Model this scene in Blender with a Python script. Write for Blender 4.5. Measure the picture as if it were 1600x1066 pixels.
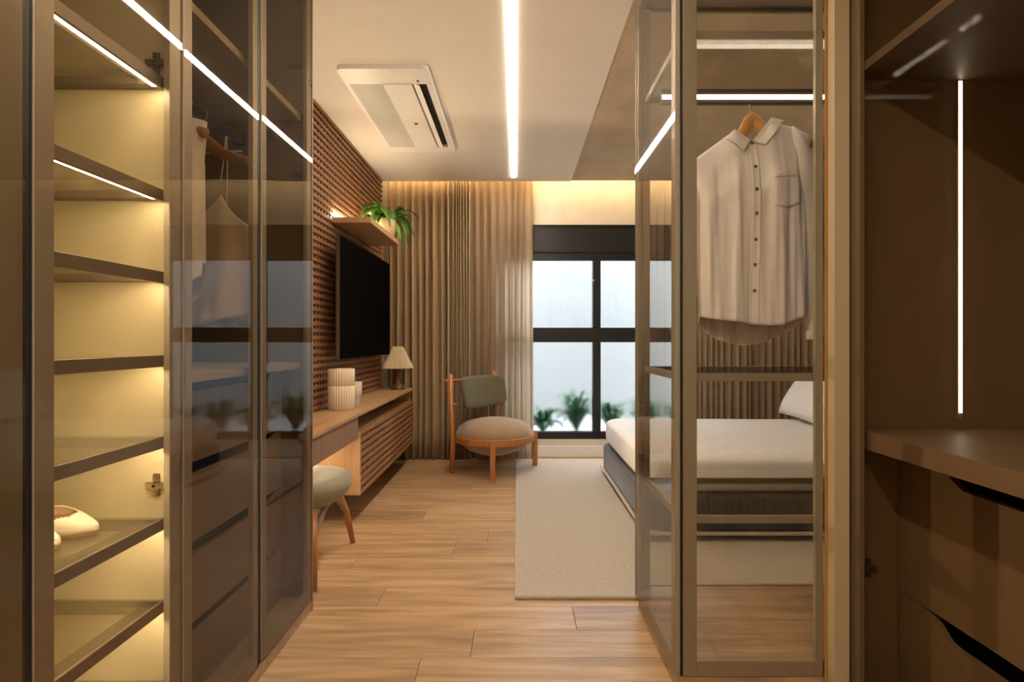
import bpy, bmesh, math, random
from mathutils import Vector, Matrix
random.seed(7)
for o in list(bpy.data.objects): bpy.data.objects.remove(o, do_unlink=True)
SC = bpy.context.scene
COL = SC.collection
PI = math.pi
# ------------------------------------------------------------------ camera, world, exposure
F, CX, CY, H = 850.0, 807.0, 531.0, 1.104
cam = bpy.data.cameras.new('camera'); co = bpy.data.objects.new('camera', cam); COL.objects.link(co)
co.location = (0, 0, H); co.rotation_euler = (PI/2, 0, 0)
cam.sensor_width = 36; cam.lens = 36*F/1600
cam.shift_x = -(CX-800)/1600; cam.shift_y = (CY-533)/1600
cam.clip_start = .02
SC.camera = co
W = bpy.data.worlds.new('sky'); SC.world = W; W.use_nodes = True
W.node_tree.nodes['Background'].inputs[0].default_value = (.84, .92, 1, 1)
W.node_tree.nodes['Background'].inputs[1].default_value = 8.8
SC.view_settings.view_transform = 'Standard'; SC.view_settings.look = 'None'
SC.view_settings.gamma = 1; SC.view_settings.exposure = 0; SC.view_settings.use_curve_mapping = False
SC.cycles.use_denoising = True
SC.cycles.max_bounces = 10; SC.cycles.transparent_max_bounces = 24
SC.cycles.sample_clamp_indirect = 6
# light strengths (strips and lamps; the down and pendant ones are added fill lamps)
L_STRIP, L_COVE, L_SHELF, L_TVSHELF, L_SCONCE, L_ROD, L_NICHE = 112, 44, 68, 95, 20000, 13, 9
L_DESK, L_FILL_DOWN, L_FILL_PEND = 46, 160, 24

# ------------------------------------------------------------------ materials
def newmat(name):
    m = bpy.data.materials.new(name); m.use_nodes = True
    nt = m.node_tree; nt.nodes.clear()
    out = nt.nodes.new('ShaderNodeOutputMaterial')
    return m, nt, out
def N(nt, t, **kw):
    n = nt.nodes.new(t)
    for k, v in kw.items():
        if hasattr(n, k): setattr(n, k, v)
    return n
def inp(n, k, v): n.inputs[k].default_value = v
def c4(c): return (c[0], c[1], c[2], 1)
def plain(name, col, rough=.5, metal=0, var=.06, scale=8, bump=0, bscale=200, sheen=0, spec=.5, coat=0, stretch=(1, 1, 1)):
    m, nt, out = newmat(name); b = N(nt, 'ShaderNodeBsdfPrincipled')
    tc = N(nt, 'ShaderNodeTexCoord'); mp = N(nt, 'ShaderNodeMapping'); inp(mp, 'Scale', stretch)
    nt.links.new(tc.outputs['Object'], mp.inputs['Vector'])
    nz = N(nt, 'ShaderNodeTexNoise'); inp(nz, 'Scale', scale); inp(nz, 'Detail', 3)
    nt.links.new(mp.outputs[0], nz.inputs['Vector'])
    rp = N(nt, 'ShaderNodeValToRGB')
    rp.color_ramp.elements[0].position = .3; rp.color_ramp.elements[1].position = .7
    rp.color_ramp.elements[0].color = c4([max(0, x*(1-var)) for x in col]); rp.color_ramp.elements[1].color = c4([min(1, x*(1+var)) for x in col])
    nt.links.new(nz.outputs['Fac'], rp.inputs[0]); nt.links.new(rp.outputs[0], b.inputs['Base Color'])
    inp(b, 'Roughness', rough); inp(b, 'Metallic', metal); inp(b, 'Specular IOR Level', spec)
    if sheen: inp(b, 'Sheen Weight', sheen); inp(b, 'Sheen Roughness', .4)
    if coat: inp(b, 'Coat Weight', coat)
    if bump:
        n2 = N(nt, 'ShaderNodeTexNoise'); inp(n2, 'Scale', bscale); inp(n2, 'Detail', 2)
        nt.links.new(mp.outputs[0], n2.inputs['Vector'])
        bp = N(nt, 'ShaderNodeBump'); inp(bp, 'Strength', bump); inp(bp, 'Distance', .004)
        nt.links.new(n2.outputs['Fac'], bp.inputs['Height']); nt.links.new(bp.outputs[0], b.inputs['Normal'])
    nt.links.new(b.outputs[0], out.inputs[0]); return m
def wood(name, dark, light, stretch=(1.2, 16, 16), rough=.45, rnd=False, bump=.15, scale=1.6, tone=.0):
    m, nt, out = newmat(name); b = N(nt, 'ShaderNodeBsdfPrincipled')
    tc = N(nt, 'ShaderNodeTexCoord'); mp = N(nt, 'ShaderNodeMapping'); inp(mp, 'Scale', stretch)
    nt.links.new(tc.outputs['Object'], mp.inputs['Vector'])
    oi = N(nt, 'ShaderNodeObjectInfo')
    if rnd:
        mu = N(nt, 'ShaderNodeMath', operation='MULTIPLY'); inp(mu, 1, 37.0)
        nt.links.new(oi.outputs['Random'], mu.inputs[0])
        cb = N(nt, 'ShaderNodeCombineXYZ')
        for i in range(3): nt.links.new(mu.outputs[0], cb.inputs[i])
        nt.links.new(cb.outputs[0], mp.inputs['Location'])
    nz = N(nt, 'ShaderNodeTexNoise'); inp(nz, 'Scale', scale); inp(nz, 'Detail', 5); inp(nz, 'Roughness', .6); inp(nz, 'Distortion', .6)
    nt.links.new(mp.outputs[0], nz.inputs['Vector'])
    rp = N(nt, 'ShaderNodeValToRGB')
    rp.color_ramp.elements[0].position = .32; rp.color_ramp.elements[1].position = .7
    rp.color_ramp.elements[0].color = c4(dark); rp.color_ramp.elements[1].color = c4(light)
    nt.links.new(nz.outputs['Fac'], rp.inputs[0])
    last = rp.outputs[0]
    if tone:
        hs = N(nt, 'ShaderNodeHueSaturation')
        mr = N(nt, 'ShaderNodeMapRange'); inp(mr, 'To Min', 1-tone); inp(mr, 'To Max', 1+tone*.6)
        nt.links.new(oi.outputs['Random'], mr.inputs['Value']); nt.links.new(mr.outputs[0], hs.inputs['Value'])
        nt.links.new(last, hs.inputs['Color']); last = hs.outputs[0]
    nt.links.new(last, b.inputs['Base Color'])
    inp(b, 'Roughness', rough)
    bp = N(nt, 'ShaderNodeBump'); inp(bp, 'Strength', bump); inp(bp, 'Distance', .002)
    nt.links.new(nz.outputs['Fac'], bp.inputs['Height']); nt.links.new(bp.outputs[0], b.inputs['Normal'])
    nt.links.new(b.outputs[0], out.inputs[0]); return m
def emit(name, col, s):
    m, nt, out = newmat(name); e = N(nt, 'ShaderNodeEmission'); inp(e, 'Color', c4(col)); inp(e, 'Strength', s)
    nt.links.new(e.outputs[0], out.inputs[0]); return m
def glass(name, tint, refl=1.0, ior=1.5):
    """thin pane: tinted straight transmission plus Fresnel mirror on each face"""
    m, nt, out = newmat(name)
    tr = N(nt, 'ShaderNodeBsdfTransparent'); inp(tr, 'Color', c4(tint))
    gl = N(nt, 'ShaderNodeBsdfGlossy'); inp(gl, 'Roughness', 0.0); inp(gl, 'Color', (refl, refl, refl, 1))
    geo = N(nt, 'ShaderNodeNewGeometry')
    mr = N(nt, 'ShaderNodeMapRange'); inp(mr, 'To Min', ior); inp(mr, 'To Max', 1/ior)
    nt.links.new(geo.outputs['Backfacing'], mr.inputs['Value'])
    fr = N(nt, 'ShaderNodeFresnel'); nt.links.new(mr.outputs[0], fr.inputs['IOR'])
    mx = N(nt, 'ShaderNodeMixShader')
    nt.links.new(fr.outputs[0], mx.inputs[0]); nt.links.new(tr.outputs[0], mx.inputs[1]); nt.links.new(gl.outputs[0], mx.inputs[2])
    nt.links.new(mx.outputs[0], out.inputs[0]); return m
def frosted(name, col, rough, ior):
    m, nt, out = newmat(name)
    r = N(nt, 'ShaderNodeBsdfRefraction'); inp(r, 'Color', c4(col)); inp(r, 'Roughness', rough); inp(r, 'IOR', ior)
    nt.links.new(r.outputs[0], out.inputs[0]); return m
def sheer(name, col, transl, transp):
    m, nt, out = newmat(name)
    tc = N(nt, 'ShaderNodeTexCoord'); nz = N(nt, 'ShaderNodeTexNoise'); inp(nz, 'Scale', 60)
    nt.links.new(tc.outputs['Object'], nz.inputs['Vector'])
    rp = N(nt, 'ShaderNodeValToRGB'); rp.color_ramp.elements[0].color = c4([x*.93 for x in col]); rp.color_ramp.elements[1].color = c4([min(1, x*1.07) for x in col])
    nt.links.new(nz.outputs['Fac'], rp.inputs[0])
    d = N(nt, 'ShaderNodeBsdfDiffuse'); t = N(nt, 'ShaderNodeBsdfTranslucent'); tr = N(nt, 'ShaderNodeBsdfTransparent')
    nt.links.new(rp.outputs[0], d.inputs[0]); nt.links.new(rp.outputs[0], t.inputs[0])
    m1 = N(nt, 'ShaderNodeMixShader'); inp(m1, 0, transl); nt.links.new(d.outputs[0], m1.inputs[1]); nt.links.new(t.outputs[0], m1.inputs[2])
    m2 = N(nt, 'ShaderNodeMixShader'); inp(m2, 0, transp); nt.links.new(m1.outputs[0], m2.inputs[1]); nt.links.new(tr.outputs[0], m2.inputs[2])
    nt.links.new(m2.outputs[0], out.inputs[0]); return m

WARM = (1, .78, .50); WARMER = (1, .72, .38); NEUT = (1, .85, .67)
M = dict(
    plank=wood('plank wood', (.30, .175, .085), (.57, .375, .205), (1.1, 13, 13), .38, True, .12, 1.7, .16),
    floorbase=plain('floor base', (.06, .04, .025), .8),
    plaster=plain('white plaster', (.83, .79, .74), .8, var=.015, bump=.03, bscale=90),
    wallp=plain('wall paint', (.72, .66, .58), .8),
    concrete=plain('concrete', (.52, .42, .30), .8, var=.14, scale=3.5, bump=.3, bscale=30, stretch=(1.4, 1, 1)),
    lattice=wood('lattice wood', (.20, .092, .04), (.34, .168, .078), (16, 1.2, 16), .5, False, .1),
    lattback=plain('lattice backing', (.10, .045, .02), .7),
    oak=wood('oak veneer', (.38, .215, .10), (.52, .32, .165), (16, 1.2, 16), .42),
    oakv=wood('oak veneer upright', (.45, .26, .12), (.60, .37, .185), (16, 16, 1.2), .42),
    apron=wood('walnut apron', (.22, .125, .075), (.31, .185, .115), (16, 16, 1.4), .45),
    chairwood=wood('chair wood', (.36, .135, .035), (.50, .205, .06), (16, 16, 1.4), .35),
    hanger=wood('hanger wood', (.62, .33, .10), (.78, .46, .17), (3, 14, 14), .35),
    hangerd=wood('dark hanger wood', (.36, .15, .04), (.50, .23, .07), (3, 14, 14), .35),
    frame=plain('champagne aluminium', (.33, .28, .205), .4, .25, .02, 3, 0),
    frame_d=plain('door aluminium', (.40, .355, .29), .4, .25, .02, 3, 0),
    frame_n=plain('dark door aluminium', (.27, .23, .16), .4, .25, .02, 3),
    railm=plain('shelf rail metal', (.26, .215, .165), .42, .4, .02),
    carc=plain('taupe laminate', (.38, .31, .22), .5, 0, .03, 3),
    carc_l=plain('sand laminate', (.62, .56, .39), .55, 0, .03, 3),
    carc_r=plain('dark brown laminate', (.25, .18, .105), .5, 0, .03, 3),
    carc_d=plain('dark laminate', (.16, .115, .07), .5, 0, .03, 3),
    drawer=plain('drawer laminate', (.27, .20, .13), .45, 0, .04, 3),
    filler=plain('beige filler laminate', (.46, .36, .22), .5, 0, .02, 3),
    trimw=wood('amber trim wood', (.42, .19, .035), (.52, .26, .055), (16, 16, 1.2), .4),
    black=plain('black', (.006, .006, .006), .5, 0, 0),
    blackmet=plain('black aluminium', (.010, .011, .014), .4, .0, .1),
    tv=plain('television screen', (.001, .001, .0013), .6, 0, 0, spec=.015),
    graphite=plain('graphite metal', (.12, .10, .08), .5, .3),
    tvside=plain('television edge', (.10, .085, .07), .4, .6),
    steel=plain('polished steel', (.70, .67, .62), .3, .8, .03),
    brass=plain('warm nickel', (.62, .50, .30), .3, 1, .05),
    white=plain('white plastic', (.87, .86, .85), .4, 0, .02),
    greyp=plain('grey plastic', (.10, .075, .055), .5),
    curtain=plain('curtain linen', (.41, .295, .17), .9, 0, .06, 40, .12, 300, .15),
    sheer=sheer('sheer linen', (.58, .46, .33), .55, .05),
    curtain_r=plain('curtain taupe linen', (.46, .355, .245), .9, 0, .08, 40, .12, 300, .15),
    rug=plain('rug wool', (.50, .425, .345), .95, 0, .10, 55, .9, 420, .3),
    sheet=plain('white bed linen', (.80, .785, .775), .85, 0, .03, 20, .12, 60, .15),
    plate=plain('pale satin metal', (.60, .52, .42), .35, .1),
    bedfab=plain('charcoal velvet', (.055, .058, .066), .8, 0, .15, 12, .2, 300, .3),
    velvet=plain('taupe velvet', (.32, .22, .135), .85, 0, .08, 12, .15, 300, .5),
    olive=plain('olive velvet', (.105, .092, .046), .85, 0, .08, 12, .15, 300, .3),
    sage=plain('sage fabric', (.27, .235, .165), .85, 0, .06, 25, .2, 300, .3),
    shirt=plain('white cotton', (.80, .735, .685), .85, 0, .03, 30, .18, 240, .1),
    cotton2=plain('beige cotton', (.52, .44, .36), .85, 0, .05, 30, .18, 240, .1),
    satin=plain('champagne satin', (.62, .50, .37), .45, 0, .04, 20, .1, 60, .2),
    cream=plain('cream cotton', (.78, .71, .62), .85, 0, .04, 30, .15, 200),
    leather=plain('cream leather', (.84, .78, .67), .4, 0, .02, 20),
    tan=plain('tan insole', (.40, .17, .05), .55, 0, .08, 20),
    sole=plain('tan sole edge', (.33, .2, .09), .6),
    ceramic=plain('ribbed cream ceramic', (.78, .66, .48), .7, 0, .03, 20),
    ceramic2=plain('pale stone ceramic', (.55, .48, .40), .75, 0, .06, 30),
    shade=sheer('pleated paper', (.80, .67, .46), .30, .0),
    walnut=wood('walnut lamp base', (.10, .04, .018), (.18, .075, .03), (16, 16, 2), .35),
    pot=wood('pale turned wood pot', (.55, .37, .20), (.68, .48, .28), (12, 12, 2), .5),
    soil=plain('soil', (.03, .022, .015), .95, 0, .3, 60, .6, 120),
    leafm=plain('green leaf', (.06, .15, .018), .4, 0, .35, 9),
    leafg=plain('garden leaf', (.05, .17, .07), .5, 0, .5, 5),
    gardenw=plain('pale grey garden render', (.30, .307, .31), .9, var=.02),
    gravel=plain('pale gravel', (.42, .425, .42), .95, 0, .15, 60, .5, 90),
    button=plain('horn button', (.16, .12, .07), .35, 0, .3, 200),
    bronze=glass('bronze glass', (.86, .815, .745), .38, 1.5),
    bronze_m=glass('matt bronze glass', (.87, .82, .75), .03, 1.5),
    clear=glass('clear glass', (.965, .955, .935), .6, 1.5),
    shelfglass=glass('shelf glass', (.93, .92, .88), 1, 1.52),
    cabglass=glass('cabinet shelf glass', (.94, .93, .90), .5, 1.52),
    wpane=glass('window glass', (.97, .98, .99), 1, 1.45),
    frost=frosted('frosted window glass', (1, 1, 1), .5, 1.12),
    e_strip=emit('ceiling light strip', NEUT, L_STRIP),
    e_cove=emit('cove light strip', WARMER, L_COVE),
    e_shelf=emit('shelf light strip', (1, .80, .50), L_SHELF),
    e_tv=emit('wall shelf light strip', WARM, L_TVSHELF),
    e_sconce=emit('desk lamp bulb', WARM, L_SCONCE),
    e_rod=emit('rod light strip', (1, .86, .68), L_ROD),
    e_desk=emit('desk strip', WARM, L_DESK), e_fill_down=emit('downlight lens', NEUT, L_FILL_DOWN), e_fill_pend=emit('fill globe', NEUT, L_FILL_PEND),
    e_niche=emit('niche light strip', (1, .88, .76), L_NICHE),
)
# ------------------------------------------------------------------ mesh helpers
def BM(): return bmesh.new()
def box(bm, x0, x1, y0, y1, z0, z1, b=0, seg=1):
    t = bmesh.new(); bmesh.ops.create_cube(t, size=1)
    for v in t.verts: v.co = Vector(((x0+x1)/2+v.co.x*(x1-x0), (y0+y1)/2+v.co.y*(y1-y0), (z0+z1)/2+v.co.z*(z1-z0)))
    if b: bmesh.ops.bevel(t, geom=list(t.edges), offset=b, segments=seg, profile=.5, affect='EDGES')
    merge(bm, t); return bm
def merge(bm, t, mat=None):
    if mat is not None: t.transform(mat)
    me = bpy.data.meshes.new('tmp'); t.to_mesh(me); t.free(); bm.from_mesh(me); bpy.data.meshes.remove(me)
def slab(bm, o, u, n, u0, u1, z0, z1, n0, n1, b=0, seg=1):
    """box in a vertical frame: u along the face, n outward, z up"""
    t = bmesh.new(); box(t, u0, u1, n0, n1, z0, z1, b, seg)
    u = Vector(u).normalized(); n = Vector(n).normalized()
    m = Matrix(((u.x, n.x, 0, o[0]), (u.y, n.y, 0, o[1]), (0, 0, 1, o[2]), (0, 0, 0, 1)))
    merge(bm, t, m); return bm
def tube(bm, pts, rad, n=8, cap=True, sq=None):
    pts = [Vector(p) for p in pts]
    if not hasattr(rad, '__len__'): rad = [rad]*len(pts)
    rings = []; prev = None
    for i, p in enumerate(pts):
        d = (pts[min(i+1, len(pts)-1)]-pts[max(i-1, 0)]).normalized()
        if prev is None:
            a = Vector((0, 0, 1)) if abs(d.z) < .9 else Vector((1, 0, 0))
            x = d.cross(a).normalized()
        else:
            x = (prev-d*prev.dot(d)).normalized()
        prev = x; y = d.cross(x).normalized()
        sx, sy = (sq if sq else (1, 1))
        rings.append([bm.verts.new(p+(x*math.cos(2*PI*k/n)*sx+y*math.sin(2*PI*k/n)*sy)*rad[i]) for k in range(n)])
    for a, b in zip(rings, rings[1:]):
        for k in range(n): bm.faces.new((a[k], a[(k+1) % n], b[(k+1) % n], b[k]))
    if cap:
        bm.faces.new(list(reversed(rings[0]))); bm.faces.new(rings[-1])
    return bm
def lathe(bm, prof, c=(0, 0, 0), n=32, fl=None):
    rings = []
    for r, z in prof:
        if r < 1e-5: rings.append([bm.verts.new((c[0], c[1], c[2]+z))])
        else: rings.append([bm.verts.new((c[0]+r*(fl(k, n, z) if fl else 1)*math.cos(2*PI*k/n), c[1]+r*(fl(k, n, z) if fl else 1)*math.sin(2*PI*k/n), c[2]+z)) for k in range(n)])
    for a, b in zip(rings, rings[1:]):
        for k in range(n):
            k2 = (k+1) % n
            if len(a) == 1 and len(b) == 1: continue
            if len(a) == 1: bm.faces.new((a[0], b[k2], b[k]))
            elif len(b) == 1: bm.faces.new((a[k], a[k2], b[0]))
            else: bm.faces.new((a[k], a[k2], b[k2], b[k]))
    return bm
def grid(bm, fn, nu, nv, wrap=False):
    vs = [[bm.verts.new(fn(i/nu, j/nv)) for j in range(nv+1)] for i in range(nu if wrap else nu+1)]
    for i in range(nu):
        a = vs[i]; b = vs[(i+1) % len(vs)]
        for j in range(nv): bm.faces.new((a[j], b[j], b[j+1], a[j+1]))
    return vs
def sgp(v, e): return math.copysign(abs(v)**e, v)
def superell(bm, a, b, c, e1, e2, nu=40, nv=20, post=None):
    def fn(u, v):
        t = 2*PI*u; p = -PI/2+PI*v
        q = Vector((a*sgp(math.cos(p), e1)*sgp(math.cos(t), e2), b*sgp(math.cos(p), e1)*sgp(math.sin(t), e2), c*sgp(math.sin(p), e1)))
        return post(q) if post else q
    grid(bm, fn, nu, nv, True); bmesh.ops.remove_doubles(bm, verts=bm.verts, dist=1e-5)
    return bm
def obj(name, bm, mat, parent=None, smooth=False, kind=None, world=True, solid=0, subd=0):
    """bm in world coordinates (shifted to the parent's base when the parent stands somewhere)"""
    bmesh.ops.recalc_face_normals(bm, faces=bm.faces)
    off = Vector((0, 0, 0))
    if parent is not None and world:
        q = parent
        while q is not None: off += q.location; q = q.parent
        for v in bm.verts: v.co -= off
    me = bpy.data.meshes.new(name); bm.to_mesh(me); bm.free()
    me.materials.append(mat)
    if smooth:
        me.polygons.foreach_set('use_smooth', [True]*len(me.polygons))
    o = bpy.data.objects.new(name, me); COL.objects.link(o)
    if parent is not None: o.parent = parent
    if kind: o['kind'] = kind
    if solid:
        s = o.modifiers.new('thickness', 'SOLIDIFY'); s.thickness = solid; s.offset = 0
    if subd:
        s = o.modifiers.new('smooth', 'SUBSURF'); s.levels = subd; s.render_levels = subd
    return o
def autosm(o, ang=.7):
    me = o.data
    me.polygons.foreach_set('use_smooth', [True]*len(me.polygons))
    b = bmesh.new(); b.from_mesh(me)
    for e in b.edges:
        e.smooth = len(e.link_faces) == 2 and e.calc_face_angle(0) < ang
    b.to_mesh(me); b.free(); return o
def tag(o, label, cat, group=None):
    o['label'] = label; o['category'] = cat
    if group: o['group'] = group
    return o
def thing(name, label, cat, loc=(0, 0, 0), rz=0, group=None):
    o = bpy.data.objects.new(name, None); COL.objects.link(o); o.location = loc; o.rotation_euler = (0, 0, rz)
    o.empty_display_size = .1
    return tag(o, label, cat, group)
def struct(name, bm, mat, parent=None, **kw): return obj(name, bm, mat, parent, kind='structure', **kw)
def bx(x0, x1, y0, y1, z0, z1, b=0, seg=1): return box(BM(), x0, x1, y0, y1, z0, z1, b, seg)
def copyof(o, parent, loc, name=None):
    c = o.copy(); c.parent = parent; c.location = loc; COL.objects.link(c); return c

CEIL = 2.54; YC = 4.93; YB = 5.13; XW = -1.25
# ------------------------------------------------------------------ room shell
floor = struct('floor', bx(-1.55, 3.1, -2.7, YB+.1, -.10, -.012), M['floorbase'])
PW, PL = .18, 1.22
pm = BM(); box(pm, -PL/2+.0008, PL/2-.0008, -PW/2+.0008, PW/2-.0008, -.012, 0, .0008)
pl0 = None
row = 0; y = YB-PW/2
while y > .85:
    off = [0, .47, .83, .25, .66, 1.05][row % 6]
    x = -1.55-off+PL/2
    while x-PL/2 < 3.1:
        a, b_ = max(x-PL/2, -1.55), min(x+PL/2, 3.1)
        if b_-a > .05:
            if pl0 is None:
                pl0 = obj('plank', pm, M['plank'], floor, world=False); p = pl0
            else:
                p = pl0.copy(); p.parent = floor; COL.objects.link(p)
            p.location = ((a+b_)/2, y, 0); p.scale = ((b_-a)/PL, 1, 1); p.name = 'plank'
        x += PL
    y -= PW; row += 1
ynear = y+PW/2
struct('floor', bx(-1.55, 3.1, -2.7, ynear-.002, -.012, 0), M['plank'])
struct('ceiling', bx(-1.55, .495, -2.7, YC, CEIL, CEIL+.07), M['plaster'])
struct('ceiling', bx(.4955, 3.1, -2.7, YC, CEIL+.008, CEIL+.07), M['concrete'])
struct('ceiling', bx(-1.55, 3.1, -2.7, YB+.2, CEIL+.22, CEIL+.32), M['plaster'])
struct('wall_left', bx(XW-.3, XW, 2.225, YB, 0, CEIL+.22), M['wallp'])
struct('wall_left', bx(-1.55, -1.45, -2.7, 2.225, 0, CEIL+.22), M['wallp'])
struct('wall_right', bx(3.0, 3.1, 1.7, YB, 0, CEIL+.22), M['wallp'])
struct('wall_right', bx(1.64, 1.74, -2.7, 1.70, 0, CEIL+.22), M['wallp'])
struct('wall_partition', bx(1.505, 3.0, 1.70, 2.26, 0, CEIL), M['wallp'])
struct('wall_front', bx(-1.55, 1.64, -2.7, -2.6, 0, CEIL+.22), M['wallp'])
WX0, WX1, WZ0, WZ1 = -.16, 1.68, .163, 2.19
w = BM()
box(w, -1.55, WX0, YB, YB+.2, 0, CEIL+.22); box(w, WX1, 3.1, YB, YB+.2, 0, CEIL+.22)
box(w, WX0, WX1, YB, YB+.2, 0, WZ0); box(w, WX0, WX1, YB, YB+.2, WZ1, CEIL+.22)
struct('wall_back', w, M['wallp'])
struct('baseboard_back', bx(-.05, 1.75, YB-.018, YB-.001, 0, .105, .003), M['white'])
# window
def wb(px0, px1, py0, py1): return ((px0-CX)/F*YB, (px1-CX)/F*YB, H-(py1-CY)/F*YB, H-(py0-CY)/F*YB)
win = struct('window_1', bx(WX0, WX1, YB+.03, YB+.09, 1.858, WZ1, .004), M['blackmet'])
def wpart(name, x0, x1, z0, z1, y0=YB+.02, y1=YB+.10, m='blackmet', b=.003):
    return obj(name, bx(x0, x1, y0, y1, z0, z1, b), M[m], win)
wpart('shutter_box', WX0+.01, WX1-.01, 1.93, WZ1-.03, YB+.012, YB+.03)
wpart('jamb', WX0, WX0+.045, WZ0, 1.858); wpart('jamb', WX1-.045, WX1, WZ0, 1.858)
wpart('bottom_rail', WX0, WX1, WZ0, .229); wpart('middle_rail', WX0+.045, WX1-.045, 1.08, 1.219, YB+.03)
wpart('mullion', .724, .797, .229, 1.08, YB+.015, YB+.095); wpart('mullion', .724, .797, 1.219, 1.858, YB+.015, YB+.095)
wpart('latch', .715, .735, 1.655, 1.672, YB+.005, YB+.018, 'steel')
for x0, x1 in ((WX0+.045, .724), (.797, WX1-.045)):
    obj('pane', bx(x0, x1, YB+.05, YB+.056, 1.219, 1.858), M['wpane'], win)
    obj('pane', bx(x0, x1, YB+.05, YB+.056, .229, 1.08), M['frost'], win)
# ceiling light strip and cove strip
tag(obj('light_strip', bx(-.0415, -.0075, -2.3, 4.806, CEIL-.003, CEIL+.001), M['e_strip']), 'long white linear light let into the plaster ceiling, running towards the window', 'light')
tag(obj('light_strip', bx(-1.22, 2.9, 4.945, 4.962, CEIL+.115, CEIL+.125), M['e_cove']), 'hidden warm strip light in the ceiling slot above the curtains', 'light')
for x, y, where in ((-.45, -.55, 'nearer the glass cabinet, on the lit shoe wardrobe side'), (.40, -.55, 'nearer the glass cabinet, on the dark worktop wardrobe side'), (-.45, -1.6, 'at the far end wall, on the lit shoe wardrobe side'), (.40, -1.6, 'at the far end wall, on the dark worktop wardrobe side')):
    d = thing('fill_downlight', 'added round recessed downlight '+where, 'light', (x, y, CEIL), 0, 'added fill downlights')  # added unseen lamps that brighten the dressing room
    obj('ring', lathe(BM(), [(.046, -.001), (.058, -.001), (.060, -.004), (.057, -.006), (.046, -.003), (.046, -.001)], (x, y, CEIL), 32), M['white'], d, True)
    obj('lens', lathe(BM(), [(0, -.002), (.0455, -.002), (.0455, -.0005), (0, -.0005)], (x, y, CEIL), 32), M['e_fill_down'], d)
pdn = thing('fill_pendant', 'added fill lamp, a round glowing globe unseen beyond the partition wall', 'lamp', (2.6, 2.72, 1.45))  # added unseen lamp to brighten bed, rug and ceiling
obj('globe', superell(BM(), .07, .07, .07, 1, 1, 24, 14, lambda q: q+Vector((2.6, 2.72, 1.45))), M['e_fill_pend'], pdn, True)
obj('cord', tube(BM(), [(2.6, 2.72, 1.52), (2.6, 2.72, CEIL+.007)], .003, 8), M['black'], pdn)
tag(obj('desk_light', bx(-1.17, -1.15, 2.30, 3.15, .513, .5205), M['e_desk']), 'warm strip light under the desk, hidden behind the stool', 'light')
trim = struct('trim_1', bx(.962, .9735, 1.695, 1.70, 0, CEIL), M['trimw'])
struct('recess_shade', bx(.974, 1.505, 1.6955, 1.6995, 0, CEIL), M['black'])  # black sheet standing in for the shade of the recess

# ------------------------------------------------------------------ wardrobe doors
def door(parent, o, u, n, w, z0, z1, pane, stile=.042, rail=.05, th=.02, handle=None, fm='frame_d', stile2=None):
    """framed glass door; pane lies over the frame. o = hinge-side front corner at z=0"""
    f = BM(); s2 = stile2 or stile
    for a, b_, c, d in ((0, stile, z0, z1), (w-s2, w, z0, z1), (stile, w-s2, z0, z0+rail), (stile, w-s2, z1-rail, z1)):
        slab(f, o, u, n, a, b_, c, d, -th, -.0045, .001)
    d = obj('door', f, M[fm], parent)
    obj('pane', slab(BM(), o, u, n, .0, w, z0, z1, -.004, 0), M[pane], d)
    if handle is not None:
        hx = (0, .008) if handle == 0 else (w-.008, w)
        obj('handle', slab(BM(), o, u, n, hx[0]-.006, hx[1]+.006, z0+.1, z1-.02, -.012, -.006), M['frame'], d)
    return d
def hinge(parent, x, y, z, dirx=1, facey=-1, m='brass'):
    """concealed hinge on a panel face at y, arm along x"""
    h = BM(); s = facey
    def b3(x0, x1, d0, d1, z0, z1):
        ys = sorted((y+s*d0, y+s*d1)); xs = sorted((x+dirx*x0, x+dirx*x1)); box(h, xs[0], xs[1], ys[0], ys[1], z+z0, z+z1, .0012)
    b3(-.008, .008, 0, .005, -.028, .028); b3(-.034, .022, .004, .014, -.0075, .0075)
    b3(-.006, .006, .004, .010, .014, .026); b3(-.006, .006, .004, .010, -.026, -.014)
    tube(h, [(x, y+s*.009, z+.02), (x, y+s*.0125, z+.02)], .004, 8); tube(h, [(x, y+s*.009, z-.02), (x, y+s*.0125, z-.02)], .004, 8)
    o = obj('hinge', h, M[m], parent)
    obj('screw', tube(BM(), [(x, y+s*.0135, z), (x, y+s*.0155, z)], .004, 8), M['black'], o)
    return o
XD = -.831; ZD0 = .048; ZT = 2.50
XB = -1.44
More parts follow.
